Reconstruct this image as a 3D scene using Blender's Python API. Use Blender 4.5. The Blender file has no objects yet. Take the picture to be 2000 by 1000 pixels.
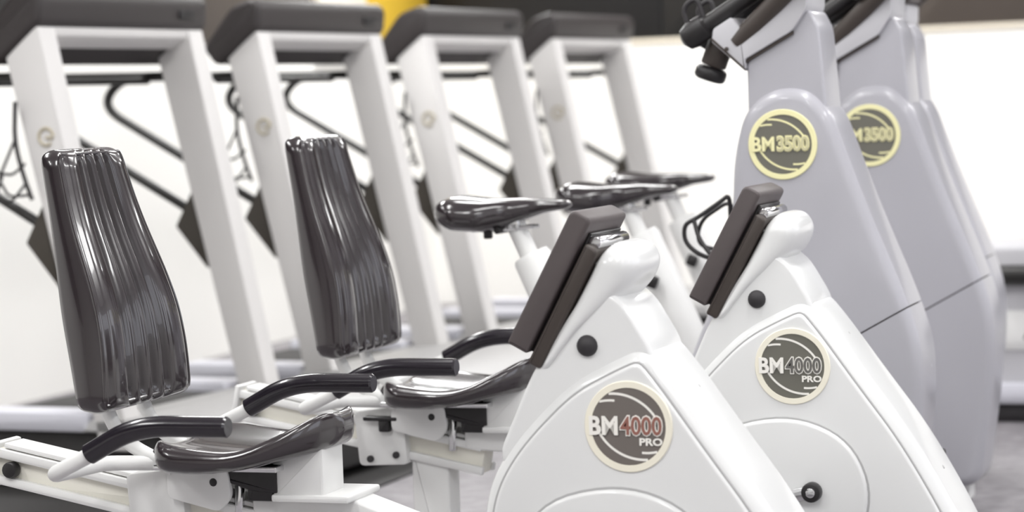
import bpy, bmesh, math, random
from mathutils import Vector, Matrix
random.seed(4)
PI = math.pi
scene = bpy.context.scene
COL = scene.collection

# ------------------------------------------------------------------ camera
F_PX = 4722.2
def make_camera():
    vpx, vpy, roll, H = 2750.0, 138.0, 0.036, 1.15
    hy = vpy + (vpx - 1000) * roll
    n = Vector((-roll, 1, -(500 - hy) / F_PX)).normalized()          # world up seen from the camera
    L = Vector(((vpx - 1000) / F_PX, (500 - vpy) / F_PX, 1))
    L = (L - n * L.dot(n)).normalized()                              # world +y seen from the camera
    A = -(L.cross(n)).normalized()                                   # world +x seen from the camera
    right = Vector((A.x, L.x, n.x)); up = Vector((A.y, L.y, n.y)); fwd = Vector((A.z, L.z, n.z))
    back = -fwd
    M = Matrix(((right.x, up.x, back.x, 0), (right.y, up.y, back.y, 0), (right.z, up.z, back.z, H), (0, 0, 0, 1)))
    cd = bpy.data.cameras.new('camera'); co = bpy.data.objects.new('camera', cd); COL.objects.link(co)
    co.matrix_world = M
    cd.sensor_width = 36; cd.sensor_fit = 'HORIZONTAL'; cd.lens = F_PX / 2000 * 36
    cd.clip_start = 0.05; cd.clip_end = 100
    cd.dof.use_dof = True; cd.dof.focus_distance = 4.75; cd.dof.aperture_fstop = 3.0
    scene.camera = co
make_camera()

# ------------------------------------------------------------------ world, exposure
w = bpy.data.worlds.new('world'); scene.world = w; w.use_nodes = True
bg = w.node_tree.nodes['Background']; bg.inputs[0].default_value = (0.90, 0.92, 1.0, 1); bg.inputs[1].default_value = 2.2
scene.view_settings.view_transform = 'Standard'; scene.view_settings.look = 'None'
scene.view_settings.gamma = 1; scene.view_settings.use_curve_mapping = False
scene.view_settings.exposure = 0.17
LAMP_POWER = 24.5

# ------------------------------------------------------------------ materials
MATS = {}
def mat(name, col, rough=0.5, metal=0.0, noise=0.0, nscale=40.0, bump=0.0, coat=0.0, spec=0.5, emit=0.0, col2=None):
    m = bpy.data.materials.new(name); m.use_nodes = True
    nt = m.node_tree; b = nt.nodes['Principled BSDF']
    b.inputs['Base Color'].default_value = (*col, 1); b.inputs['Roughness'].default_value = rough
    b.inputs['Metallic'].default_value = metal; b.inputs['Coat Weight'].default_value = coat
    b.inputs['Specular IOR Level'].default_value = spec
    if emit:
        b.inputs['Emission Color'].default_value = (*col, 1); b.inputs['Emission Strength'].default_value = emit
    if noise or bump:
        tc = nt.nodes.new('ShaderNodeTexCoord'); nz = nt.nodes.new('ShaderNodeTexNoise')
        nz.inputs['Scale'].default_value = nscale; nz.inputs['Detail'].default_value = 4
        nt.links.new(tc.outputs['Object'], nz.inputs['Vector'])
        if noise:
            mx = nt.nodes.new('ShaderNodeMix'); mx.data_type = 'RGBA'
            c2 = col2 or tuple(c * (1 - noise) for c in col)
            mx.inputs[6].default_value = (*col, 1); mx.inputs[7].default_value = (*c2, 1)
            nt.links.new(nz.outputs['Fac'], mx.inputs[0]); nt.links.new(mx.outputs[2], b.inputs['Base Color'])
        if bump:
            bp = nt.nodes.new('ShaderNodeBump'); bp.inputs['Strength'].default_value = bump; bp.inputs['Distance'].default_value = 0.002
            nt.links.new(nz.outputs['Fac'], bp.inputs['Height']); nt.links.new(bp.outputs['Normal'], b.inputs['Normal'])
    MATS[name] = m
    return m
mat('white_shell', (0.76, 0.765, 0.76), 0.28, coat=0.3, noise=0.03, nscale=6)
mat('white_paint', (0.78, 0.78, 0.77), 0.38, noise=0.04, nscale=12)
mat('cream_paint', (0.80, 0.78, 0.70), 0.35, noise=0.04, nscale=12)
mat('post_paint', (0.70, 0.685, 0.675), 0.45, noise=0.06, nscale=5)
mat('vinyl', (0.024, 0.017, 0.020), 0.20, coat=0.55, noise=0.25, nscale=18, bump=0.04, spec=0.7)
mat('grip_foam', (0.012, 0.009, 0.014), 0.2, coat=0.4)
mat('console_plastic', (0.085, 0.07, 0.07), 0.5, noise=0.12, nscale=30, bump=0.06)
mat('console_dark', (0.055, 0.043, 0.037), 0.5, noise=0.15, nscale=30)
mat('black_plastic', (0.016, 0.014, 0.015), 0.4, noise=0.2, nscale=30)
mat('rubber', (0.03, 0.027, 0.03), 0.6, noise=0.2, nscale=30)
mat('chrome', (0.75, 0.75, 0.76), 0.15, metal=1.0, noise=0.05)
mat('grey_shell', (0.43, 0.425, 0.46), 0.32, coat=0.25, noise=0.04, nscale=6)
mat('groove_shade', (0.45, 0.45, 0.45), 0.5, noise=0.05)  # grey that paints the shade lines round panels and crank covers
mat('grey_light', (0.52, 0.515, 0.54), 0.4, noise=0.05, nscale=8)
mat('badge_cream', (0.92, 0.88, 0.74), 0.4, noise=0.03)
mat('badge_yellow', (0.87, 0.83, 0.48), 0.4, noise=0.03)
mat('badge_taupe', (0.17, 0.15, 0.135), 0.45, noise=0.12, nscale=14)
mat('badge_olive', (0.155, 0.15, 0.125), 0.45, noise=0.12, nscale=14)
mat('badge_white', (0.92, 0.90, 0.84), 0.4, noise=0.02)
mat('badge_red', (0.30, 0.13, 0.10), 0.45, noise=0.05)
mat('badge_grey', (0.13, 0.125, 0.115), 0.45, noise=0.05)
mat('badge_buff', (0.60, 0.57, 0.36), 0.45, noise=0.05)
mat('emblem_tan', (0.50, 0.45, 0.34), 0.5, noise=0.05)
mat('tread_console', (0.036, 0.030, 0.030), 0.5, noise=0.15, nscale=10)
mat('rail_black', (0.012, 0.011, 0.010), 0.4, noise=0.2)
mat('plate_brown', (0.045, 0.036, 0.026), 0.5, noise=0.15)
mat('deck_rail', (0.62, 0.62, 0.68), 0.35, noise=0.05)
mat('hood_grey', (0.46, 0.455, 0.455), 0.45, noise=0.05)
mat('belt', (0.03, 0.028, 0.028), 0.7, noise=0.2)
mat('wall_paint', (0.87, 0.86, 0.83), 0.7, noise=0.03, nscale=2)
mat('wall_dark', (0.006, 0.005, 0.005), 0.6, noise=0.3, nscale=3)
mat('wall_brown', (0.075, 0.060, 0.050), 0.6, noise=0.2, nscale=3)
mat('pilaster_cream', (0.72, 0.66, 0.55), 0.6, noise=0.05, nscale=3)
mat('poster_yellow', (0.62, 0.40, 0.03), 0.6, noise=0.12, nscale=4)
mat('ceiling_paint', (0.80, 0.79, 0.77), 0.8, noise=0.03)
mat('lamp_glow', (1.0, 0.98, 0.95), 0.5, emit=4.0)
mat('floor_rubber', (0.36, 0.34, 0.36), 0.5, noise=0.5, nscale=16, bump=0.2, col2=(0.06, 0.055, 0.06))
mat('label_green', (0.40, 0.46, 0.15), 0.5, noise=0.05)

# ------------------------------------------------------------------ mesh helpers
class MB:
    def __init__(s): s.v = []; s.f = []
    def add(s, vs, fs):
        o = len(s.v); s.v += [tuple(p) for p in vs]; s.f += [tuple(i + o for i in q) for q in fs]; return s
    def ring(s, rows, close=True, caps=True):
        n = len(rows[0]); vs = [p for r in rows for p in r]; fs = []
        for i in range(len(rows) - 1):
            for j in range(n if close else n - 1):
                k = (j + 1) % n
                fs.append((i * n + j, i * n + k, (i + 1) * n + k, (i + 1) * n + j))
        if caps:
            fs.append(tuple(range(n))[::-1]); fs.append(tuple((len(rows) - 1) * n + j for j in range(n)))
        return s.add(vs, fs)
    def slab(s, prof, y0, y1, bev=0.01, steps=4):
        """extrude an (x, z) outline from y0 to y1 with rounded rims"""
        rows = [(y0 + bev * (1 - math.cos(PI / 2 * k / steps)), bev * (1 - math.sin(PI / 2 * k / steps))) for k in range(steps + 1)]
        rows += [(y1 + y0 - y, i) for y, i in rows[::-1]]
        out = []
        for y, ins in rows:
            q = inset(prof, ins)
            out.append([(x, y, z) for x, z in q])
        return s.ring(out)
    def box(s, c, d, bev=0.0, rot=None):
        prof = rpoly([(-d[0] / 2, -d[2] / 2), (d[0] / 2, -d[2] / 2), (d[0] / 2, d[2] / 2), (-d[0] / 2, d[2] / 2)], bev * 1.2, 3) if bev else \
            [(-d[0] / 2, -d[2] / 2), (d[0] / 2, -d[2] / 2), (d[0] / 2, d[2] / 2), (-d[0] / 2, d[2] / 2)]
        t = MB(); t.slab(prof, -d[1] / 2, d[1] / 2, bev, 2) if bev else t.ring([[(x, y, z) for x, z in prof] for y in (-d[1] / 2, d[1] / 2)])
        R = rot or Matrix.Identity(3); c = Vector(c)
        return s.add([tuple(R @ Vector(p) + c) for p in t.v], t.f)
    def tube(s, path, r, n=14, caps=True):
        path = [Vector(p) for p in path]; m = len(path)
        rs = r if isinstance(r, (list, tuple)) else [r] * m
        tan = [(path[min(i + 1, m - 1)] - path[max(i - 1, 0)]).normalized() for i in range(m)]
        a = Vector((0, 0, 1)) if abs(tan[0].z) < 0.9 else Vector((0, 1, 0))
        u = tan[0].cross(a).normalized(); rows = []
        for i in range(m):
            u = (u - tan[i] * u.dot(tan[i])).normalized(); w_ = tan[i].cross(u)
            rows.append([tuple(path[i] + (u * math.cos(2 * PI * k / n) + w_ * math.sin(2 * PI * k / n)) * rs[i]) for k in range(n)])
        return s.ring(rows, caps=caps)
    def pill(s, p0, p1, r, n=14, e=0.006):
        """cylinder with softened ends"""
        p0, p1 = Vector(p0), Vector(p1); d = (p1 - p0); L = d.length; d = d / L
        e = min(e, r * 0.8, L * 0.4)
        return s.tube([p0, p0 + d * e * 0.3, p0 + d * e, p1 - d * e, p1 - d * e * 0.3, p1], [r - e, r - e * 0.35, r, r, r - e * 0.35, r - e], n)
    def move(s, dx=0, dy=0, dz=0):
        s.v = [(x + dx, y + dy, z + dz) for x, y, z in s.v]; return s
    def build(s, name, m, parent=None, angle=35, flip=False):
        me = bpy.data.meshes.new(name); me.from_pydata(s.v, [], s.f)
        bm = bmesh.new(); bm.from_mesh(me); bmesh.ops.recalc_face_normals(bm, faces=bm.faces); bm.to_mesh(me); bm.free()
        for p in me.polygons: p.use_smooth = True
        me.set_sharp_from_angle(angle=math.radians(angle))
        me.materials.append(MATS[m]); o = bpy.data.objects.new(name, me); COL.objects.link(o)
        if parent is not None: o.parent = parent
        return o

def area2(p): return sum(p[i][0] * p[(i + 1) % len(p)][1] - p[(i + 1) % len(p)][0] * p[i][1] for i in range(len(p)))
def inset(prof, d):
    if abs(d) < 1e-9: return list(prof)
    sg = 1 if area2(prof) > 0 else -1
    n = len(prof); out = []
    for i in range(n):
        a, b, c = Vector(prof[i - 1]), Vector(prof[i]), Vector(prof[(i + 1) % n])
        e1 = (b - a); e2 = (c - b)
        if e1.length < 1e-7 or e2.length < 1e-7: out.append(tuple(b)); continue
        n1 = Vector((-e1.y, e1.x)).normalized() * sg; n2 = Vector((-e2.y, e2.x)).normalized() * sg
        m = (n1 + n2)
        if m.length < 1e-6: out.append(tuple(b)); continue
        m.normalize(); k = d / max(0.5, m.dot(n1)); out.append(tuple(b + m * k))
    return out
def rpoly(pts, r, n=5):
    """round the corners of an outline; r is a number or one per corner"""
    out = []; N = len(pts)
    for i in range(N):
        a, b, c = Vector(pts[i - 1]), Vector(pts[i]), Vector(pts[(i + 1) % N])
        rr = r[i] if isinstance(r, (list, tuple)) else r
        d1 = min(rr, (a - b).length * 0.48); d2 = min(rr, (c - b).length * 0.48)
        p = b + (a - b).normalized() * d1; q = b + (c - b).normalized() * d2
        for k in range(n + 1):
            t = k / n; out.append(tuple(p * (1 - t) ** 2 + b * 2 * t * (1 - t) + q * t * t))
    return out
def clip(prof, a, b, keep_above):
    """keep the side of an outline above / below the line z = a + b x"""
    f = lambda p: (p[1] - a - b * p[0]) * (1 if keep_above else -1)
    out = []
    for i in range(len(prof)):
        p, q = prof[i], prof[(i + 1) % len(prof)]; fp, fq = f(p), f(q)
        if fp >= 0: out.append(p)
        if fp * fq < 0:
            t = fp / (fp - fq); out.append((p[0] + (q[0] - p[0]) * t, p[1] + (q[1] - p[1]) * t))
    return out
def bez(pts, r, n=6):
    """open 3-D path with rounded corners"""
    pts = [Vector(p) for p in pts]; out = [pts[0]]
    for i in range(1, len(pts) - 1):
        a, b, c = pts[i - 1], pts[i], pts[i + 1]
        d1 = min(r, (a - b).length * 0.48); d2 = min(r, (c - b).length * 0.48)
        p = b + (a - b).normalized() * d1; q = b + (c - b).normalized() * d2
        for k in range(n + 1):
            t = k / n; out.append(p * (1 - t) ** 2 + b * 2 * t * (1 - t) + q * t * t)
    return out + [pts[-1]]
def lerp_tab(tab, z):
    tab = sorted(tab)
    if z <= tab[0][0]: return tab[0][1]
    for (a, x), (b, y) in zip(tab, tab[1:]):
        if z <= b:
            t = (z - a) / (b - a); return x + (y - x) * t
    return tab[-1][1]
def smooth_tab(tab, z, h=0.035): return sum(lerp_tab(tab, z + h * k / 4) for k in range(-4, 5)) / 9

def empty(name, loc, label, cat, group=None, rz=0):
    o = bpy.data.objects.new(name, None); COL.objects.link(o); o.location = loc; o.rotation_euler = (0, 0, rz)
    o['label'] = label; o['category'] = cat
    if group: o['group'] = group
    return o
def tag(o, label, cat, group=None):
    o['label'] = label; o['category'] = cat
    if group: o['group'] = group
    return o
def struct(o): o['kind'] = 'structure'; return o
def copy_tree(o, parent=None):
    c = o.copy(); COL.objects.link(c)
    if parent is not None: c.parent = parent
    for ch in list(o.children): copy_tree(ch, c)
    return c
def text_mesh(txt, size, m, name, parent, loc, offset=0.0, ext=0.0006, align='LEFT', sx=1.0):
    """flat lettering that faces -y"""
    cu = bpy.data.curves.new(name, 'FONT'); cu.body = txt; cu.size = size; cu.offset = offset; cu.extrude = ext
    cu.align_x = align; cu.align_y = 'CENTER'; cu.space_character = 1.0; cu.resolution_u = 3
    t = bpy.data.objects.new(name, cu); COL.objects.link(t)
    dg = bpy.context.evaluated_depsgraph_get(); me = bpy.data.meshes.new_from_object(t.evaluated_get(dg))
    bpy.data.objects.remove(t)
    me.transform(Matrix.Translation(loc) @ Matrix.Rotation(PI / 2, 4, 'X') @ Matrix.Diagonal((sx, 1, 1, 1)))
    me.materials.clear(); me.materials.append(MATS[m])
    o = bpy.data.objects.new(name, me); COL.objects.link(o); o.parent = parent
    return o

# ------------------------------------------------------------------ room shell
YB, XL, ZD, ZC = 13.0, -5.32, 1.475, 3.1
XR, YF = 3.2, -2.2
struct(MB().box(((XL + XR) / 2, (YF + YB) / 2, -0.05), (XR - XL + 0.2, YB - YF + 0.2, 0.1)).build('floor', 'floor_rubber'))
wb = struct(MB().box(((XL + XR) / 2, YB + 0.05, ZD / 2), (XR - XL, 0.1, ZD)).build('wall_back', 'wall_paint'))
wl = struct(MB().box((XL - 0.05, (YF + YB) / 2, ZD / 2), (0.1, YB - YF + 0.2, ZD)).build('wall_left', 'wall_paint'))
struct(MB().box(((XL + XR) / 2, (YF + YB) / 2, ZC + 0.05), (XR - XL + 0.2, YB - YF + 0.2, 0.1)).build('ceiling', 'ceiling_paint'))
# front wall behind the camera and the window wall on the right, its unseen openings added for highlights on the pads
struct(MB().box(((XL + XR) / 2, YF - 0.05, ZC / 2), (XR - XL + 0.2, 0.1, ZC)).build('wall_front', 'wall_paint'))
FILL_WIN = [(-1.2, 0.6), (1.5, 3.3), (4.2, 6.0), (6.9, 8.7), (9.6, 11.4)]
m = MB(); e_ = [YF] + [v for p in FILL_WIN for v in p] + [YB]
m.box((XR + 0.05, (YF + YB) / 2, 0.45), (0.1, YB - YF + 0.2, 0.9)).box((XR + 0.05, (YF + YB) / 2, (2.75 + ZC) / 2), (0.1, YB - YF + 0.2, ZC - 2.75))
for k in range(0, len(e_), 2): m.box((XR + 0.05, (e_[k] + e_[k + 1]) / 2, 1.825), (0.1, e_[k + 1] - e_[k], 1.85))
struct(m.build('wall_right', 'wall_paint'))
for k, (a, b) in enumerate(FILL_WIN):
    m = MB()
    for yy in (a + 0.03, (a + b) / 2, b - 0.03): m.box((XR + 0.05, yy, 1.825), (0.06, 0.06, 1.85), 0.004)
    for zz in (0.93, 2.72): m.box((XR + 0.05, (a + b) / 2, zz), (0.058, b - a, 0.06), 0.004)
    struct(m.build('fill_window_%d' % (k + 1), 'white_paint'))
# dark upper panelling, one panel after the other
x = XL
k = 0
while x < XR - 0.01:
    wd = 1.42
    c = 'wall_brown' if -2.5 < x + wd / 2 < -0.9 else 'wall_dark'
    MB().box((x + wd / 2, YB + 0.045, (ZD + ZC) / 2), (wd - 0.012, 0.09, ZC - ZD), 0.004).build('upper_panel', c, wb); x += wd; k += 1
y = YF
while y < YB - 0.01:
    wd = 1.36
    MB().box((XL - 0.045, y + wd / 2, (ZD + ZC) / 2), (0.09, wd - 0.012, ZC - ZD), 0.004).build('upper_panel', 'wall_dark' if y < 8 or y > 12 else 'wall_brown', wl); y += wd
struct(MB().box(((XL + XR) / 2, YB - 0.008, ZD - 0.01), (XR - XL, 0.016, 0.03), 0.004).build('trim_1', 'pilaster_cream'))
struct(MB().box((XL + 0.02, 11.75, (ZD - 0.05 + ZC) / 2), (0.05, 0.62, ZC - ZD + 0.05), 0.008).build('trim_2', 'pilaster_cream'))
tag(MB().box((XL + 0.02, 12.52, 1.95), (0.02, 0.86, 0.86), 0.004).build('poster', 'poster_yellow'), 'mustard yellow poster on the dark upper wall beside the cream pilaster', 'poster')

# ceiling lamps
def lamp(x, y, lab, power, lx=0.32, ly=1.5):
    r = empty('ceiling_light', (x, y, ZC), lab, 'light', 'ceiling light panels')
    m = MB()
    for sx in (-1, 1): m.box((sx * (lx / 2 + 0.015), 0, -0.03), (0.03, ly + 0.06, 0.06), 0.004)
    for sy in (-1, 1): m.box((0, sy * (ly / 2 + 0.015), -0.03), (lx, 0.03, 0.06), 0.004)
    m.build('frame', 'white_paint', r)
    MB().box((0, 0, -0.02), (lx, ly, 0.02), 0.003).build('diffuser', 'lamp_glow', r)
    ld = bpy.data.lights.new('lamp_light', 'AREA'); ld.shape = 'RECTANGLE'; ld.size = lx; ld.size_y = ly; ld.energy = power; ld.color = (1, 1, 0.995)
    lo = bpy.data.objects.new('lamp_light', ld); COL.objects.link(lo); lo.parent = r; lo.location = (0, 0, -0.07)
for i, lx_ in enumerate((-4.4, -2.6, -0.8, 1.2)):
    for j, ly_ in enumerate((1.6, 4.6, 7.8, 11.3)):
        lamp(lx_, ly_, 'long fluorescent ceiling panel, %s from the left wall, %s from the back wall' % (('first', 'second', 'third', 'fourth')[i], ('fourth', 'third', 'second', 'first')[j]), LAMP_POWER * (1.8 if i == 0 and j > 1 else 1) * (1.5 if j == 3 else 1) * (1.3 if j == 0 else 1))

# ------------------------------------------------------------------ logo badge
def badge(parent, cx, cz, y, r, digits, num_mat, ring_mat, disc_mat, pro, line_mat='badge_white'):
    root = MB()
    def ringrow(rr, yy): return [(cx + rr * math.cos(2 * PI * k / 56), yy, cz + rr * math.sin(2 * PI * k / 56)) for k in range(56)]
    root.ring([ringrow(r * 0.84, y), ringrow(r * 0.85, y - 0.003), ringrow(r * 0.985, y - 0.003), ringrow(r, y - 0.0015), ringrow(r, y + 0.001)], caps=False)
    b = root.build('badge_ring', ring_mat, parent)
    MB().ring([ringrow(r * 0.86, y + 0.001), ringrow(r * 0.86, y - 0.0015)]).build('badge_disc', disc_mat, b)
    R = r * 0.85
    def swoosh(ccx, ccz, rad, wd, taper):
        n = 40; pts = []
        for k in range(n + 1):
            a = math.radians(taper[0] + (taper[1] - taper[0]) * k / n)
            for q in (rad - wd / 2, rad + wd / 2): pts.append((ccx + q * math.cos(a), ccz + q * math.sin(a)))
        m = MB(); vs = [(cx + px, y - 0.0022, cz + pz) for px, pz in pts]; fs = []
        for k in range(n):
            ok = all(math.hypot(*pts[q]) < R * 1.01 for q in (2 * k, 2 * k + 1, 2 * k + 2, 2 * k + 3))
            if ok: fs.append((2 * k, 2 * k + 1, 2 * k + 3, 2 * k + 2))
        m.add(vs, fs); return m.build('badge_arc', line_mat, b)
    swoosh(-0.34 * r, -0.44 * r, 1.16 * r, 0.055 * r, (100, 22))
    swoosh(-0.40 * r, -0.45 * r, 1.02 * r, 0.05 * r, (112, 84))
    swoosh(0.34 * r, 0.44 * r, 1.16 * r, 0.055 * r, (280, 202))
    swoosh(0.40 * r, 0.45 * r, 1.02 * r, 0.05 * r, (292, 264))
    s = r * 0.56
    text_mesh('BM', s, line_mat, 'badge_letters', b, (cx - r * 0.91, y - 0.0040, cz + 0.0), 0.0014, 0.0008, sx=0.93)
    text_mesh(digits, s, line_mat, 'badge_number_edge', b, (cx - r * 0.17, y - 0.0032, cz + 0.0), 0.0030, 0.0006, sx=0.84)
    text_mesh(digits, s, num_mat, 'badge_number', b, (cx - r * 0.17, y - 0.0046, cz + 0.0), 0.0006, 0.0008, sx=0.84)
    if pro: text_mesh('PRO', r * 0.22, line_mat, 'badge_letters', b, (cx + r * 0.24, y - 0.0034, cz - r * 0.335), 0.0006, 0.0006, sx=1.25)
    return b

# ------------------------------------------------------------------ recumbent exercise bike
OX = -1.6
def recumbent(label):
    root = empty('recumbent_bike', (OX, 4.14, 0), label, 'exercise bike', 'white recumbent bikes')
    def P(mb, name, m, parent=root, angle=35): return mb.move(-OX).build(name, m, parent, angle)
    # main shell
    out = rpoly([(-1.262, 0.722), (-1.33, 0.693), (-1.41, 0.652), (-1.51, 0.555), (-1.562, 0.478), (-1.583, 0.40), (-1.585, 0.25), (-1.55, 0.09), (-0.875, 0.09), (-0.955, 0.27), (-1.045, 0.43), (-1.13, 0.545), (-1.215, 0.665)],
                [0.04, 0.05, 0.06, 0.06, 0.05, 0.05, 0.08, 0.08, 0.11, 0.08, 0.09, 0.06, 0.05], 6)
    shell = P(MB().slab(out, -0.112, 0.112, 0.036, 7), 'shroud', 'white_shell', angle=60)
    # raised side panels, set in from the rim
    inn = inset(out, 0.026)
    gap = inset(out, 0.0225)
    for sy in (-1, 1):
        P(MB().slab(inn, min(sy * 0.105, sy * 0.120), max(sy * 0.105, sy * 0.120), 0.008, 4), 'side_panel', 'white_shell', shell, 60)
        P(MB().slab(gap, min(sy * 0.100, sy * 0.1145), max(sy * 0.100, sy * 0.1145), 0.001, 1), 'panel_shade_line', 'groove_shade', shell)  # grey strip paints the shade line between rim and panel
    # parting seam and screws on the front edge
    for (sx, sz) in ((-1.1935, 0.634), (-0.999, 0.35)):
        d = Vector((0.82, 0, 0.57))
        P(MB().pill(Vector((sx, 0.0, sz)) - d * 0.01, Vector((sx, 0.0, sz)) + d * 0.0005, 0.005, 10, 0.002), 'screw', 'hood_grey', shell)
    # upper housing
    hs = rpoly([(-1.245, 0.700), (-1.300, 0.795), (-1.36, 0.83), (-1.476, 0.668), (-1.548, 0.515), (-1.50, 0.44), (-1.25, 0.6)], 0.03, 4)
    hous = P(MB().slab(hs, -0.098, 0.098, 0.010, 4), 'upper_housing', 'white_shell', angle=60)
    P(MB().tube([(-1.369, -0.09 - t, 0.716) for t in (0, 0.008, 0.014, 0.019, 0.022)], [0.019, 0.0195, 0.018, 0.013, 0.003], 20), 'knob', 'rubber')
    # head cap
    Rt = [(0, (-1.464, 0.642)), (0.15, (-1.428, 0.690)), (0.35, (-1.375, 0.748)), (0.55, (-1.322, 0.790)), (0.75, (-1.284, 0.826)), (0.9, (-1.272, 0.866)), (1.0, (-1.286, 0.900))]
    rows = []
    for k in range(37):
        t = 1 - (1 - k / 36) ** 1.5
        l = Vector((-1.478, 0.646)).lerp(Vector((-1.338, 0.900)), t)
        r_ = Vector((smooth_tab([(a, p[0]) for a, p in Rt], t, 0.08), smooth_tab([(a, p[1]) for a, p in Rt], t, 0.08)))
        f = math.sqrt(max(0.0, 1 - (1 - min(1, (1 - t) / 0.16)) ** 2)) * min(1, 0.35 + t * 5)
        c = (l + r_) / 2; h = (r_ - l) / 2 * (0.25 + 0.75 * f); row = []
        for q in range(28):
            a = 2 * PI * q / 28; ca, sa = math.cos(a), math.sin(a)
            ca = math.copysign(abs(ca) ** 0.62, ca); sa = math.copysign(abs(sa) ** 0.62, sa)
            row.append((c.x + h.x * ca, sa * (0.050 + 0.055 * f), c.y + h.y * ca))
        rows.append(row)
    P(MB().ring(rows), 'head_cap', 'white_shell', angle=70)
    # display console: two layers tilted towards the rider
    u = Vector((0.130, 0, 0.236)).normalized(); nrm = Vector((u.z, 0, -u.x))
    base = Vector((-1.518, 0, 0.722))
    def quad(a0, a1, d0, d1): return [tuple(((base + u * a + nrm * d).x, (base + u * a + nrm * d).z)) for a, d in ((a0, d0), (a0, d1), (a1, d1), (a1, d0))]
    con = P(MB().slab(rpoly(quad(0, 0.272, 0, 0.042), [0.006, 0.006, 0.012, 0.014], 4), -0.108, 0.108, 0.006, 3), 'console', 'console_plastic')
    P(MB().slab(rpoly(quad(0.004, 0.245, 0.042, 0.049), 0.002, 2), -0.085, 0.085, 0.001, 2), 'console_gap', 'black_plastic', con)
    P(MB().slab(rpoly(quad(-0.014, 0.228, 0.049, 0.076), [0.006, 0.008, 0.012, 0.006], 4), -0.104, 0.104, 0.006, 3), 'console_back', 'console_dark', con)
    P(MB().pill(base + u * 0.233 + nrm * 0.060 + Vector((0, -0.085, 0)), base + u * 0.233 + nrm * 0.060 + Vector((0, 0.085, 0)), 0.012, 12, 0.003), 'console_hinge', 'chrome', con)
    for a in (0.11, 0.2): P(MB().pill(base + u * a + nrm * 0.080 + Vector((0, -0.075, 0)), base + u * a + nrm * 0.070 + Vector((0, -0.075, 0)), 0.004, 8, 0.001), 'screw', 'chrome', con)
    P(MB().slab(rpoly(quad(0.03, 0.24, -0.002, 0.001), 0.004, 3), -0.085, 0.085, 0.001, 2), 'screen', 'black_plastic', con)
    # logo
    badge(root, -1.290 - OX, 0.576, -0.1205, 0.081, '4000', 'badge_red', 'badge_cream', 'badge_taupe', True)
    # crank covers, cranks, pedals
    for sy in (-1, 1):
        cv = rpoly([(-1.175, 0.425), (-1.30, 0.474), (-1.46, 0.44), (-1.52, 0.32), (-1.46, 0.18), (-1.30, 0.14), (-1.17, 0.18), (-1.125, 0.31)], 0.09, 6)
        m = MB().slab(cv, min(sy * 0.112, sy * 0.130), max(sy * 0.112, sy * 0.130), 0.008, 4)
        P(MB().slab(inset(cv, -0.0045), min(sy * 0.112, sy * 0.1212), max(sy * 0.112, sy * 0.1212), 0.001, 1), 'cover_shade_line', 'groove_shade')  # grey ring paints the shade line around the crank cover
        P(m, 'crank_cover', 'white_shell', angle=60)
        hub = (-1.252, 0, 0.312)
        P(MB().pill((hub[0], sy * 0.125, hub[2]), (hub[0], sy * 0.152, hub[2]), 0.021, 20, 0.004), 'crank_hub', 'black_plastic')
        P(MB().pill((hub[0], sy * 0.148, hub[2]), (hub[0], sy * 0.156, hub[2]), 0.011, 16, 0.003), 'crank_bolt', 'chrome')
        ex, ez = (-0.165 * -sy, -0.03 * -sy)
        ang = math.atan2(ez, ex)
        arm = MB().box((ex / 2, 0, ez / 2), (math.hypot(ex, ez) + 0.03, 0.012, 0.028), 0.004, Matrix.Rotation(-ang, 3, 'Y'))
        arm.move(hub[0], sy * 0.143, hub[2])
        P(arm, 'crank_arm', 'chrome')
        pd = MB()
        pd.box((hub[0] + ex, sy * 0.205, hub[2] + ez), (0.10, 0.085, 0.022), 0.006)
        pd.pill((hub[0] + ex, sy * 0.145, hub[2] + ez), (hub[0] + ex, sy * 0.245, hub[2] + ez), 0.008)
        P(pd, 'pedal', 'rubber')
    # frame: sloping rear rail with side grooves, front beam, support column, feet
    a, b = Vector((-2.635, 0, 0.470)), Vector((-2.03, 0, 0.352))
    ang = math.atan2(b.z - a.z, b.x - a.x); L = (b - a).length; Rm = Matrix.Rotation(-ang, 3, 'Y'); mid = (a + b) / 2
    rail = P(MB().box(mid, (L, 0.060, 0.072), 0.003, Rm), 'seat_rail', 'cream_paint')
    m = MB()
    for s in (-1, 1):
        for t in (-1, 1): m.box(mid + Vector((0, s * 0.036, t * 0.027)), (L, 0.016, 0.018), 0.003, Rm)
    P(m, 'rail_flange', 'white_paint', rail)
    P(MB().box(mid + Rm @ Vector((0, 0, 0.042)), (L - 0.02, 0.07, 0.010), 0.003, Rm), 'rail_top', 'white_paint', rail)
    P(MB().box(a + Rm @ Vector((-0.006, 0, 0)), (0.014, 0.095, 0.092), 0.004, Rm), 'rail_end_cap', 'white_paint', rail)
    P(MB().pill((-2.598, -0.054, 0.462), (-2.598, -0.03, 0.462), 0.016, 16, 0.004), 'bolt', 'black_plastic', rail)
    P(MB().slab(rpoly([(-2.07, 0.430), (-1.885, 0.428), (-1.48, 0.29), (-1.48, 0.20), (-1.91, 0.366), (-2.07, 0.375)], 0.01, 3), -0.045, 0.045, 0.006, 3), 'front_beam', 'white_paint')
    P(MB().slab(rpoly([(-2.205, 0.03), (-2.115, 0.03), (-2.115, 0.345), (-2.205, 0.37)], 0.008, 3), -0.034, 0.034, 0.006, 3), 'support_column', 'white_paint')
    P(MB().tube([(-2.16, -0.30, 0.035), (-2.16, 0.30, 0.035)], 0.032), 'rear_foot', 'white_paint')
    P(MB().tube([(-0.99, -0.27, 0.035), (-0.99, 0.27, 0.035)], 0.032), 'front_foot', 'white_paint')
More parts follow.
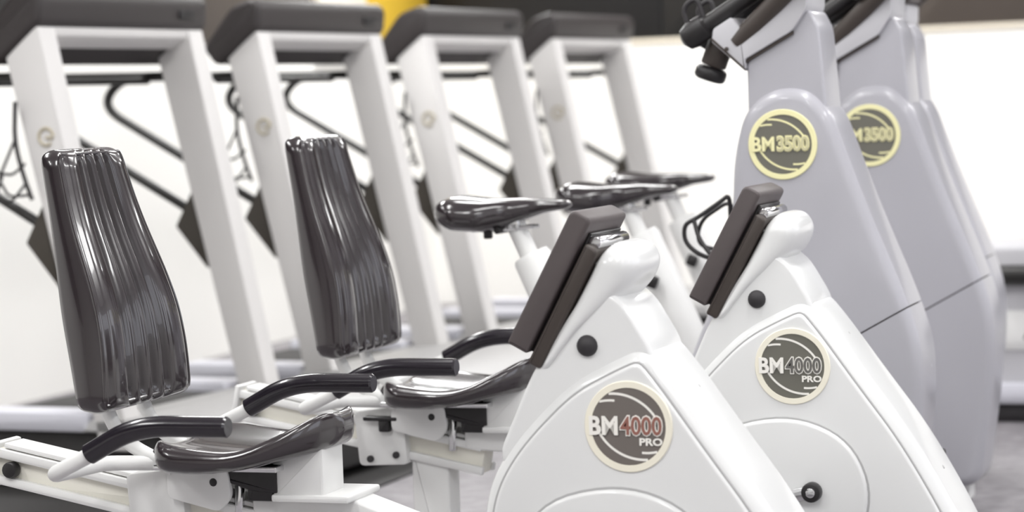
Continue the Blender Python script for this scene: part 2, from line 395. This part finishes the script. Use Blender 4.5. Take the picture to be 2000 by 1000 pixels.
    for fx in (-2.16, -0.99):
        for s in (-1, 1): P(MB().pill((fx, s * 0.25, 0.034), (fx, s * 0.315, 0.034), 0.034, 14, 0.004), 'rubber_foot', 'rubber')
    P(MB().box((-1.85, 0, 0.055), (0.62, 0.07, 0.05), 0.006), 'lower_beam', 'white_paint')
    # seat carriage with adjusting knob
    cp = rpoly([(-2.335, 0.46), (-2.215, 0.475), (-2.205, 0.34), (-2.325, 0.335)], 0.012, 3)
    car = P(MB().slab(cp, -0.056, 0.056, 0.004, 2), 'seat_carriage', 'white_paint')
    for bx, bz in ((-2.232, 0.362), (-2.296, 0.352)): P(MB().pill((bx, -0.064, bz), (bx, -0.05, bz), 0.008, 12, 0.002), 'bolt', 'rubber', car)
    P(MB().box((-2.262, -0.062, 0.446), (0.085, 0.03, 0.010), 0.004).box((-2.255, -0.060, 0.430), (0.028, 0.024, 0.03), 0.005), 'adjuster_knob', 'black_plastic', car)
    bk = rpoly([(-2.235, 0.470), (-2.17, 0.485), (-2.105, 0.478), (-2.098, 0.425), (-2.125, 0.395), (-2.235, 0.420)], 0.014, 4)
    brk = P(MB().slab(bk, -0.075, -0.062, 0.003, 2).slab(bk, 0.062, 0.075, 0.003, 2).box((-2.20, 0, 0.45), (0.05, 0.13, 0.03), 0.003), 'seat_bracket', 'white_paint')
    for s in (-1, 1): P(MB().pill((-2.135, s * 0.070, 0.452), (-2.135, s * 0.0765, 0.452), 0.008, 14, 0.001), 'bolt', 'black_plastic', brk)
    P(MB().pill((-2.10, -0.04, 0.37), (-2.10, -0.03, 0.47), 0.010, 10, 0.003), 'lock_pin', 'chrome', brk)
    P(MB().box((-1.962, -0.018, 0.472), (0.106, 0.095, 0.100), 0.006), 'seat_pylon', 'white_paint')
    P(MB().box((-2.042, -0.012, 0.466), (0.054, 0.110, 0.100), 0.005), 'pylon_pad', 'black_plastic')
    P(MB().box((-1.935, 0, 0.424), (0.16, 0.15, 0.014), 0.004), 'pylon_plate', 'white_paint')
    P(MB().box((-2.12, 0, 0.482), (0.26, 0.20, 0.012), 0.003), 'seat_pan', 'chrome')
    P(MB().slab(rpoly([(-2.185, 0.476), (-2.005, 0.480), (-2.005, 0.432), (-2.06, 0.436)], 0.004, 2), -0.07, 0.07, 0.004, 2), 'seat_pan_pad', 'black_plastic')
    # cushion
    X0, X1 = -2.245, -1.882
    rows = []; NS = 34; NT = 22
    rim = [(-2.25, 0.556), (-2.15, 0.540), (-2.05, 0.530), (-1.98, 0.558), (-1.93, 0.588), (-1.87, 0.600)]
    bot = [(-2.25, 0.482), (-2.15, 0.474), (-2.05, 0.482), (-1.97, 0.500), (-1.90, 0.516), (-1.87, 0.522)]
    for i in range(NS + 1):
        t = i / NS; tt = 0.5 - 0.5 * math.cos(PI * t); x = X0 + (X1 - X0) * tt
        hw = 0.178
        if x > -2.14: hw *= max(0.02, 1 - ((x + 2.14) / (X1 + 2.14)) ** 2.0) ** (1 / 1.9)
        if x < X0 + 0.07: hw *= max(0.35, 1 - ((X0 + 0.07 - x) / 0.07) ** 2.4) ** 0.5
        e = min(1.0, min(x - X0, X1 - x) / 0.036); e = math.sqrt(max(0.0, 1 - (1 - e) ** 2))
        zr, zb = smooth_tab(rim, x), smooth_tab(bot, x); zm = (zr + zb) / 2 - 0.004
        row = []
        for j in range(NT + 1):
            q = -1 + 2 * j / NT; q = math.sin(q * PI / 2)
            dish = -0.030 * (1 - abs(q) ** 2.2) * (1 if x < -1.95 else max(0, (X1 - x) / (X1 + 1.95)))
            edge = (1 - abs(q) ** 9) ** 0.5
            row.append((x, q * hw, zm + ((zr + dish) - zm) * edge * e))
        for j in range(1, NT):
            q = 1 - 2 * j / NT; q = math.sin(q * PI / 2)
            edge = (1 - abs(q) ** 9) ** 0.5
            row.append((x, q * hw, zm + (zb - zm) * edge * e))
        rows.append(row)
    seat = P(MB().ring(rows), 'seat', 'vinyl', angle=80)
    # backrest pad with stitched vertical ribs
    fx = [(0.590, -2.303), (0.645, -2.303), (0.74, -2.309), (0.80, -2.322), (0.88, -2.350), (0.96, -2.380), (1.10, -2.414)]
    bx = [(0.590, -2.368), (0.66, -2.378), (0.775, -2.402), (0.95, -2.428), (1.10, -2.458)]
    wt = [(0.590, 0.176), (0.66, 0.174), (0.78, 0.163), (0.90, 0.147), (1.09, 0.122)]
    rows = []; NV = 60; NU = 120; Z0, Z1 = 0.590, 1.092
    ch = (-0.42, -0.14, 0.14, 0.42)
    for i in range(NV + 1):
        t = i / NV; tt = 0.5 - 0.5 * math.cos(PI * t); z = Z0 + (Z1 - Z0) * tt
        hw = smooth_tab(wt, z); rc = 0.034; e = min(z - Z0, Z1 - z)
        if e < rc: hw -= 0.032 * (1 - math.sqrt(max(0, 1 - (1 - e / rc) ** 2)))
        de = math.sqrt(max(0.0, 1 - (1 - min(1, e / 0.015)) ** 2))
        F, B = smooth_tab(fx, z, 0.05), smooth_tab(bx, z); Mx = (F + B) / 2
        row = []
        for j in range(NU + 1):
            q = -1 + 2 * j / NU; qq = q if abs(q) < 0.8 else math.copysign(0.8 + 0.2 * (1 - (1 - (abs(q) - 0.8) / 0.2) ** 3), q)
            edge = (1 - abs(qq) ** 40) ** 0.5
            d = 0
            for c in ch: d -= 0.011 * math.exp(-((qq - c) / 0.06) ** 2)
            d += 0.006 * math.cos(qq / 0.28 * 2 * PI) * (1 if abs(qq) < 0.42 else 0) * 0.6
            d -= 0.004 * math.exp(-((abs(qq) - 0.90) / 0.030) ** 2)
            if abs(qq) > 0.42: d += 0.008 * (1 - ((abs(qq) - 0.69) / 0.27) ** 2) * (1 if abs(abs(qq) - 0.69) < 0.27 else 0)
            d *= min(1, e / 0.030)
            row.append((Mx + (F - Mx + d) * edge * de, qq * hw, z))
        for j in range(1, 20):
            q = 1 - 2 * j / 20; q = math.sin(q * PI / 2); edge = (1 - abs(q) ** 40) ** 0.5
            row.append((Mx + (B - Mx) * edge * de, q * hw, z))
        rows.append(row)
    back = P(MB().ring(rows), 'backrest', 'vinyl', angle=80)
    # piping along the pad's front rim
    path = []
    def rim_pt(sg, z):
        hw = smooth_tab(wt, z); e = min(z - Z0, Z1 - z)
        if e < 0.034: hw -= 0.032 * (1 - math.sqrt(max(0, 1 - (1 - e / 0.034) ** 2)))
        return (smooth_tab(fx, z, 0.05) - 0.0035, sg * hw * 0.958, z)
    zs = [Z0 + 0.018 + (Z1 - Z0 - 0.028) * (0.5 - 0.5 * math.cos(PI * k / 60)) for k in range(61)]
    path = [rim_pt(-1, z) for z in zs] + [rim_pt(1, z) for z in zs[::-1]]
    path.append(path[0])
    P(MB().tube(path, 0.0034, 8), 'piping', 'vinyl', back)
    for s in (-1, 1):
        P(MB().tube(bez([(-2.22, s * 0.07, 0.475), (-2.345, s * 0.07, 0.535), (-2.435, s * 0.07, 0.88)], 0.06), 0.014), 'backrest_tube', 'white_paint')
    # armrests
    for s in (-1, 1):
        y = s * 0.323
        cr = MB().tube(bez([(-2.245, s * 0.06, 0.485), (-2.34, s * 0.12, 0.492), (-2.345, y - s * 0.02, 0.497), (-2.315, y, 0.510), (-2.235, y, 0.548), (-2.16, y, 0.588)], 0.03), 0.0145)
        arm = P(cr, 'armrest', 'white_paint')
        g = MB(); path = bez([(-2.256, y, 0.540), (-2.155, y, 0.594), (-1.970, y, 0.594)], 0.07, 8)
        rr = [0.0195] * len(path)
        path = [path[0], path[0] + (path[1] - path[0]).normalized() * 0.002] + path[1:-1] + [path[-1] - Vector((0.004, 0, 0)), path[-1]]
        rr = [0.0165, 0.0195] + [0.0195] * (len(path) - 4) + [0.0195, 0.0165]
        P(g.tube(path, rr, 20), 'grip', 'grip_foam', arm)
    return root

bikeA = recumbent('front white recumbent bike with glossy black ribbed seat, nearest of the two recumbents')
bikeB = copy_tree(bikeA)
bikeB.location = (OX + 0.068, 5.07, 0)
for ch in list(bikeA.children_recursive):
    if ch.name.startswith('adjuster_knob'): bpy.data.objects.remove(ch)
bikeB['label'] = 'second white recumbent bike, standing behind the nearest one, pedal hub in view'
for ch in bikeB.children_recursive:
    if ch.name.startswith('badge_number') and not 'edge' in ch.name:
        ch.data = ch.data.copy(); ch.data.materials[0] = MATS['badge_grey']
    elif ch.name.startswith('badge_disc'):
        ch.data = ch.data.copy(); ch.data.materials[0] = MATS['badge_olive']

# ------------------------------------------------------------------ upright exercise bike
UX = -1.5
def upright(label):
    root = empty('upright_bike', (UX, 5.6, 0), label, 'exercise bike', 'grey upright bikes')
    def P(mb, name, m, parent=root, angle=40): return mb.move(-UX).build(name, m, parent, angle)
    out = rpoly([(-1.49, 1.00), (-1.462, 1.105), (-1.415, 1.150), (-1.36, 1.166), (-1.30, 1.156), (-1.252, 1.102), (-1.182, 0.90), (-1.088, 0.665), (-1.052, 0.545), (-1.055, 0.40), (-1.10, 0.10), (-1.66, 0.10), (-1.68, 0.35), (-1.60, 0.56), (-1.515, 0.74), (-1.495, 0.90)],
                [0.05, 0.04, 0.04, 0.04, 0.04, 0.04, 0.1, 0.07, 0.07, 0.1, 0.05, 0.05, 0.1, 0.1, 0.1, 0.06], 6)
    z0, sl = 0.602 + 0.546 * 1.171, 0.546
    def cut(mb, name, d, above):
        o = P(mb, name, 'grey_shell', angle=60); bm = bmesh.new(); bm.from_mesh(o.data)
        nv = Vector((-sl, 0, 1)).normalized()
        bmesh.ops.bisect_plane(bm, geom=bm.verts[:] + bm.edges[:] + bm.faces[:], plane_co=Vector((-UX, 0, z0 + d)) - Vector((0, 0, 0)), plane_no=nv, clear_inner=above, clear_outer=not above)
        bmesh.ops.holes_fill(bm, edges=[e for e in bm.edges if e.is_boundary], sides=0)
        bm.to_mesh(o.data); bm.free(); o.data.set_sharp_from_angle(angle=math.radians(60)); return o
    cut(MB().slab(out, -0.10, 0.10, 0.030, 6), 'upper_shroud', 0.002, True)
    cut(MB().slab(out, -0.10, 0.10, 0.030, 6), 'lower_shroud', -0.002, False)
    P(MB().slab(inset(out, 0.008), -0.092, 0.092, 0.024, 4), 'inner_shell', 'console_dark')
    P(MB().pill((-1.08, 0.02, 0.50), (-1.0535, 0.02, 0.50), 0.007, 10, 0.002), 'screw', 'grey_light')
    nk = rpoly([(-1.452, 1.08), (-1.452, 1.228), (-1.40, 1.262), (-1.345, 1.305), (-1.30, 1.345), (-1.278, 1.30), (-1.262, 1.08)], 0.015, 4)
    P(MB().slab(nk, -0.080, 0.080, 0.007, 4), 'neck', 'grey_shell', angle=60)
    hd = rpoly([(-1.452, 1.204), (-1.452, 1.232), (-1.337, 1.294), (-1.302, 1.345), (-1.30, 1.40), (-1.345, 1.395), (-1.425, 1.298), (-1.455, 1.296), (-1.482, 1.332), (-1.527, 1.306), (-1.532, 1.276)], [0.003, 0.004, 0.012, 0.012, 0.012, 0.012, 0.01, 0.01, 0.006, 0.006, 0.004], 4)
    head = P(MB().slab(hd, -0.095, 0.095, 0.003, 3), 'head_bracket', 'grey_light')
    P(MB().slab(rpoly([(-1.5315, 1.279), (-1.452, 1.206), (-1.452, 1.212), (-1.5315, 1.287)], 0.001, 1), -0.097, 0.097, 0.001, 1), 'bracket_joint', 'console_dark', head)
    gp = [(-1.455, 1.222), (-1.337, 1.286), (-1.337, 1.294), (-1.455, 1.231)]
    P(MB().slab(gp, -0.088, 0.088, 0.001, 2), 'head_gasket', 'console_dark', head)
    P(MB().slab(rpoly([(-1.44, 1.291), (-1.425, 1.291), (-1.345, 1.388), (-1.352, 1.393), (-1.43, 1.298), (-1.44, 1.298)], 0.002, 2), -0.098, 0.098, 0.001, 2), 'head_groove', 'console_dark', head)
    # console display above the head
    P(MB().slab(rpoly([(-1.40, 1.385), (-1.29, 1.405), (-1.33, 1.54), (-1.44, 1.515)], 0.015, 4), -0.13, 0.13, 0.01, 3), 'console', 'console_plastic')
    # handlebars: one bar each side, running up and forward, grips towards the rider
    for s in (-1, 1):
        bar = MB().tube(bez([(-1.475, s * 0.075, 1.272), (-1.335, s * 0.10, 1.395), (-1.25, s * 0.15, 1.47), (-1.40, s * 0.155, 1.53)], 0.05), 0.0235, 16)
        hb = P(bar, 'handlebar', 'console_dark')
        P(MB().tube(bez([(-1.575, s * 0.06, 1.302), (-1.47, s * 0.06, 1.365), (-1.40, s * 0.06, 1.41)], 0.03), 0.021, 14), 'grip', 'black_plastic', hb)
        P(MB().tube([(-1.610, s * 0.06, 1.280), (-1.603, s * 0.06, 1.284), (-1.585, s * 0.06, 1.296), (-1.555, s * 0.06, 1.314), (-1.545, s * 0.06, 1.320)], [0.012, 0.027, 0.033, 0.031, 0.015], 16), 'grip_end', 'black_plastic', hb)
        P(MB().tube(bez([(-1.595, s * 0.06, 1.31), (-1.61, s * 0.06, 1.36), (-1.575, s * 0.06, 1.385), (-1.555, s * 0.06, 1.325)], 0.02), 0.006, 8), 'cable', 'rubber', hb)
    kn = P(MB().pill((-1.525, -0.02, 1.283), (-1.550, -0.02, 1.220), 0.031, 18, 0.004), 'clamp', 'console_dark')
    P(MB().pill((-1.551, -0.02, 1.217), (-1.562, -0.02, 1.187), 0.038, 20, 0.009), 'clamp_knob', 'black_plastic', kn)
    P(MB().pill((-1.495, -0.1, 1.258), (-1.495, -0.085, 1.258), 0.005, 10, 0.002), 'screw', 'console_dark', head)
    badge(root, -1.366 - UX, 1.031, -0.1005, 0.082, '3500', 'badge_buff', 'badge_yellow', 'badge_olive', False, 'badge_yellow')
    # seat tube, post, saddle
    P(MB().tube([(-2.035, 0, 0.775), (-2.03, 0, 0.765), (-1.80, 0, 0.24), (-1.76, 0, 0.15)], [0.044, 0.049, 0.053, 0.056], 20), 'seat_tube', 'white_paint')
    P(MB().tube([(-2.075, 0, 0.855), (-2.02, 0, 0.73)], 0.024, 14), 'seat_post', 'white_paint')
    P(MB().pill((-1.985, -0.042, 0.648), (-1.985, -0.075, 0.648), 0.010, 12, 0.003).box((-1.985, -0.075, 0.648), (0.034, 0.02, 0.036), 0.006, Matrix.Rotation(0.4, 3, 'Y')), 'post_knob', 'black_plastic')
    X0, X1 = -2.272, -1.925; rows = []
    for i in range(31):
        t = i / 30; tt = 0.5 - 0.5 * math.cos(PI * t); x = X0 + (X1 - X0) * tt
        f = (x - X0) / (X1 - X0)
        hw = lerp_tab([(0, 0.115), (0.2, 0.125), (0.38, 0.105), (0.55, 0.06), (0.75, 0.036), (1.0, 0.027)], f)
        e = min(x - X0, X1 - x); r_ = 0.055 if f < 0.5 else 0.02
        if e < r_: hw *= max(0.08, math.sqrt(max(0, 1 - (1 - e / r_) ** 2)))
        zt = lerp_tab([(0, 0.905), (0.15, 0.926), (0.4, 0.915), (0.7, 0.915), (1, 0.908)], f); zb = lerp_tab([(0, 0.87), (0.15, 0.838), (0.4, 0.832), (0.6, 0.856), (0.8, 0.878), (1, 0.888)], f); zm = (zt + zb) / 2
        de = math.sqrt(max(0, 1 - (1 - min(1, e / 0.02)) ** 2)); row = []
        for k in range(20):
            a = 2 * PI * k / 20; c, s_ = math.cos(a), math.sin(a)
            c = math.copysign(abs(c) ** 0.7, c); s_ = math.copysign(abs(s_) ** 0.7, s_)
            row.append((x, c * hw, zm + s_ * (zt - zb) / 2 * de))
        rows.append(row)
    sad = P(MB().ring(rows), 'saddle', 'vinyl', angle=80)
    P(MB().box((-2.08, 0, 0.850), (0.05, 0.06, 0.03), 0.006).tube([(-2.18, -0.022, 0.838), (-2.02, -0.022, 0.845)], 0.005, 8).tube([(-2.18, 0.022, 0.838), (-2.02, 0.022, 0.845)], 0.005, 8), 'saddle_clamp', 'chrome', sad)
    P(MB().pill((-2.105, -0.05, 0.838), (-2.105, 0.05, 0.838), 0.009, 10, 0.002).box((-2.135, -0.03, 0.83), (0.02, 0.02, 0.026), 0.004), 'clamp_bolt', 'black_plastic', sad)
    # crank, pedals, base
    for s in (-1, 1):
        ex, ez = s * 0.10, s * 0.13
        ang = math.atan2(ez, ex)
        m = MB().box((ex / 2, 0, ez / 2), (0.19, 0.012, 0.028), 0.004, Matrix.Rotation(-ang, 3, 'Y')).move(-1.55, s * 0.118, 0.30)
        P(m, 'crank_arm', 'chrome')
        P(MB().box((-1.55 + ex, s * 0.15, 0.30 + ez), (0.10, 0.06, 0.024), 0.006).pill((-1.55 + ex, s * 0.115, 0.30 + ez), (-1.55 + ex, s * 0.18, 0.30 + ez), 0.008), 'pedal', 'rubber')
        P(MB().pill((-1.55, s * 0.098, 0.30), (-1.55, s * 0.126, 0.30), 0.022, 16, 0.004), 'crank_hub', 'black_plastic')
    P(MB().box((-1.66, 0, 0.085), (1.05, 0.08, 0.06), 0.008), 'base_beam', 'white_paint')
    for fx in (-2.12, -1.20):
        ft = P(MB().tube([(fx, -0.17, 0.032), (fx, 0.17, 0.032)], 0.03), 'foot', 'rubber')
        for s in (-1, 1): P(MB().pill((fx, s * 0.13, 0.033), (fx, s * 0.180, 0.033), 0.033, 14, 0.004), 'rubber_foot', 'rubber', ft)
    # wire bottle holder on the rider's side of the shroud
    c = MB().tube(bez([(-1.515, -0.03, 0.79), (-1.515, -0.035, 0.915), (-1.535, -0.035, 0.90), (-1.60, -0.035, 0.858), (-1.63, -0.035, 0.845), (-1.63, -0.035, 0.80), (-1.585, -0.035, 0.765), (-1.51, -0.03, 0.755)], 0.03), 0.0055, 8)
    c.tube(bez([(-1.605, -0.035, 0.855), (-1.59, -0.05, 0.81), (-1.56, -0.06, 0.775)], 0.03), 0.0055, 8)
    c.tube(bez([(-1.515, 0.03, 0.79), (-1.53, 0.035, 0.90), (-1.61, 0.035, 0.85), (-1.62, 0.035, 0.79), (-1.51, 0.03, 0.765)], 0.03), 0.005, 8)
    P(c, 'bottle_cage', 'black_plastic')
    return root
u1 = upright('nearest grey upright bike with yellow ringed badge, its black knob over the white wall')
u2 = copy_tree(u1); u2.location = (UX + 0.036, 6.4, 0); u2['label'] = 'middle grey upright bike, badge half hidden behind the nearest upright bike'
u3 = copy_tree(u1); u3.location = (UX - 0.08, 7.2, 0); u3['label'] = 'farthest grey upright bike, only its edge showing behind the other two'

# ------------------------------------------------------------------ treadmills
SL = 0.207
TW = 0.94
def treadmill(label):
    root = empty('treadmill', (0, 0, 0), label, 'treadmill', 'white treadmills along the back')
    def P(mb, name, m, parent=root, angle=40): return mb.build(name, m, parent, angle)
    def px(z): return (1.42 - z) * SL
    prof = rpoly([(px(0.13) - 0.11, 0.13), (px(0.13), 0.13), (0.0, 1.425), (-0.012, 1.428), (-0.125, 1.335)], 0.006, 3)
    for y0 in (0.0, TW - 0.09):
        po = P(MB().slab(prof, y0, y0 + 0.09, 0.006, 3), 'post', 'post_paint')
    P(MB().slab(rpoly([(-0.062, 1.362), (-0.006, 1.398), (-0.002, 1.426), (-0.012, 1.428), (-0.072, 1.378)], 0.004, 2), 0.085, TW - 0.085, 0.003, 2), 'crossbar', 'post_paint')
    con = P(MB().slab(rpoly([(-0.180, 1.318), (-0.155, 1.314), (0.012, 1.437), (0.022, 1.520), (-0.01, 1.545), (-0.10, 1.52), (-0.225, 1.375)], [0.01, 0.008, 0.015, 0.03, 0.02, 0.03, 0.02], 4), -0.015, TW + 0.015, 0.022, 4), 'console', 'tread_console')
    P(MB().slab(rpoly([(-0.214, 1.392), (-0.110, 1.513), (-0.114, 1.518), (-0.220, 1.394)], 0.002, 2), 0.2, 0.74, 0.002, 2), 'screen', 'black_plastic', con)
    P(MB().box((0.019, TW - 0.12, 1.475), (0.006, 0.10, 0.03), 0.002), 'console_plug', 'black_plastic', con)
    for y0 in (0.045, TW - 0.045):
        path = bez([(-0.08, y0, 1.275), (-0.20, y0, 1.275), (-0.61, y0, 1.285), (-0.70, y0, 1.18), (-0.045, y0, 0.815)], 0.10, 10)
        hr = P(MB().tube(path, 0.016, 12), 'handrail', 'rail_black')
        P(MB().slab(rpoly([(-0.095, 0.765), (-0.025, 0.885), (0.07, 0.70), (0.025, 0.62)], 0.008, 3), y0 - 0.03, y0 + 0.03, 0.005, 2), 'rail_bracket', 'plate_brown', hr)
    P(MB().tube([(-0.20, 0.045, 1.262), (-0.20, TW - 0.045, 1.262)], 0.013, 12), 'crossrail', 'rail_black')
    # small emblem on the near post
    em = MB().tube([(0.012 + 0.026 * math.cos(a / 10), -0.002, 1.09 + 0.026 * math.sin(a / 10)) for a in range(0, 55, 3)], 0.005, 8)
    em.tube([(0.012, -0.002, 1.088), (0.036, -0.002, 1.085)], 0.005, 8)
    P(em, 'emblem', 'emblem_tan')
    # wire bottle cage hanging beside the near post
    y0 = -0.03
    c = MB().tube(bez([(-0.075, y0, 1.20), (-0.085, y0, 1.08), (-0.06, y0, 0.98), (-0.03, y0, 0.90)], 0.05), 0.007, 8)
    c.tube(bez([(-0.085, y0, 1.08), (-0.15, y0, 0.965), (-0.115, y0, 0.91), (-0.03, y0, 0.915)], 0.02), 0.0045, 8)
    c.tube(bez([(-0.150, y0, 0.985), (-0.10, y0, 0.975), (-0.05, y0, 1.01)], 0.02), 0.0045, 8)
    c.tube(bez([(-0.135, y0, 0.975), (-0.135, y0 - 0.05, 0.90), (-0.07, y0 - 0.05, 0.895), (-0.05, y0, 0.95)], 0.02), 0.0045, 8)
    P(c, 'bottle_cage', 'black_plastic')
    # deck
    P(MB().box((0.20, TW / 2, 0.11), (1.16, TW - 0.06, 0.16), 0.01), 'base_frame', 'belt')
    P(MB().box((-0.14, TW / 2, 0.205), (0.48, 0.62, 0.02), 0.006), 'running_belt', 'belt')
    for y0 in (0.07, TW - 0.07):
        P(MB().box((-0.14, y0, 0.213), (0.50, 0.14, 0.06), 0.012), 'side_rail', 'deck_rail')
    P(MB().slab(rpoly([(0.09, 0.185), (0.80, 0.17), (0.79, 0.20), (0.70, 0.222), (0.28, 0.232), (0.12, 0.222)], 0.01, 4), 0.0, TW, 0.006, 3), 'motor_hood', 'hood_grey')
    for fx in (-0.30, 0.70):
        for y0 in (0.1, TW - 0.1): P(MB().pill((fx, y0, 0.0), (fx, y0, 0.05), 0.03, 14, 0.004), 'foot', 'rubber')
    return root
tag(MB().box((-3.86, 8.8, 0.004), (1.84, 6.1, 0.008), 0.003).build('floor_shade_sheet', 'belt'), 'long dark sheet standing in for the floor shade under the row of white treadmills', 'shade sheet')  # dark sheet paints the shade on the floor around the treadmills
T0 = treadmill('nearest white treadmill, at the left edge behind the front ribbed backrest')
RZ = -math.atan(0.075)
names = [None, 'second white treadmill from the left, behind the second ribbed backrest', 'third white treadmill from the left, yellow poster behind its console', 'farthest white treadmill, black wall panelling behind its console']
for n in range(4):
    t = T0 if n == 0 else copy_tree(T0)
    if names[n]: t['label'] = names[n]
    t.location = (-3.90 + 0.0975 * n, 6.42 + 1.3 * n, 0.008); t.rotation_euler = (0, 0, RZ)

# ------------------------------------------------------------------ machine at the right edge
def side_machine():
    root = empty('rowing_machine', (-0.9, 8.5, 0), 'grey exercise machine housing with a printed label, at the right edge', 'exercise machine')
    def P(mb, name, m, parent=root): return mb.build(name, m, parent)
    P(MB().slab(rpoly([(-0.62, 0.05), (0.6, 0.05), (0.6, 0.62), (-0.56, 0.60), (-0.62, 0.50)], 0.03, 4), -0.20, 0.20, 0.02, 3), 'housing', 'grey_light')
    lp = P(MB().box((0.02, -0.205, 0.315), (1.16, 0.012, 0.135), 0.004), 'label_panel', 'white_paint')
    for i in range(8):
        P(MB().slab([(-0.47 + i * 0.13, 0.285), (-0.445 + i * 0.13, 0.285), (-0.415 + i * 0.13, 0.345), (-0.44 + i * 0.13, 0.345)], -0.214, -0.208, 0.001, 1), 'label_stripe', 'label_green' if i % 2 == 0 else 'badge_grey', lp)
    P(MB().pill((-0.44, -0.235, 0.505), (0.5, -0.235, 0.505), 0.035, 16, 0.012), 'roller_pad', 'rail_black')
    P(MB().box((0, -0.03, 0.10), (1.30, 0.42, 0.07), 0.01), 'base_rail', 'deck_rail')
    P(MB().box((0, -0.03, 0.033), (1.24, 0.36, 0.066), 0.006), 'base_foot', 'rubber')
side_machine()
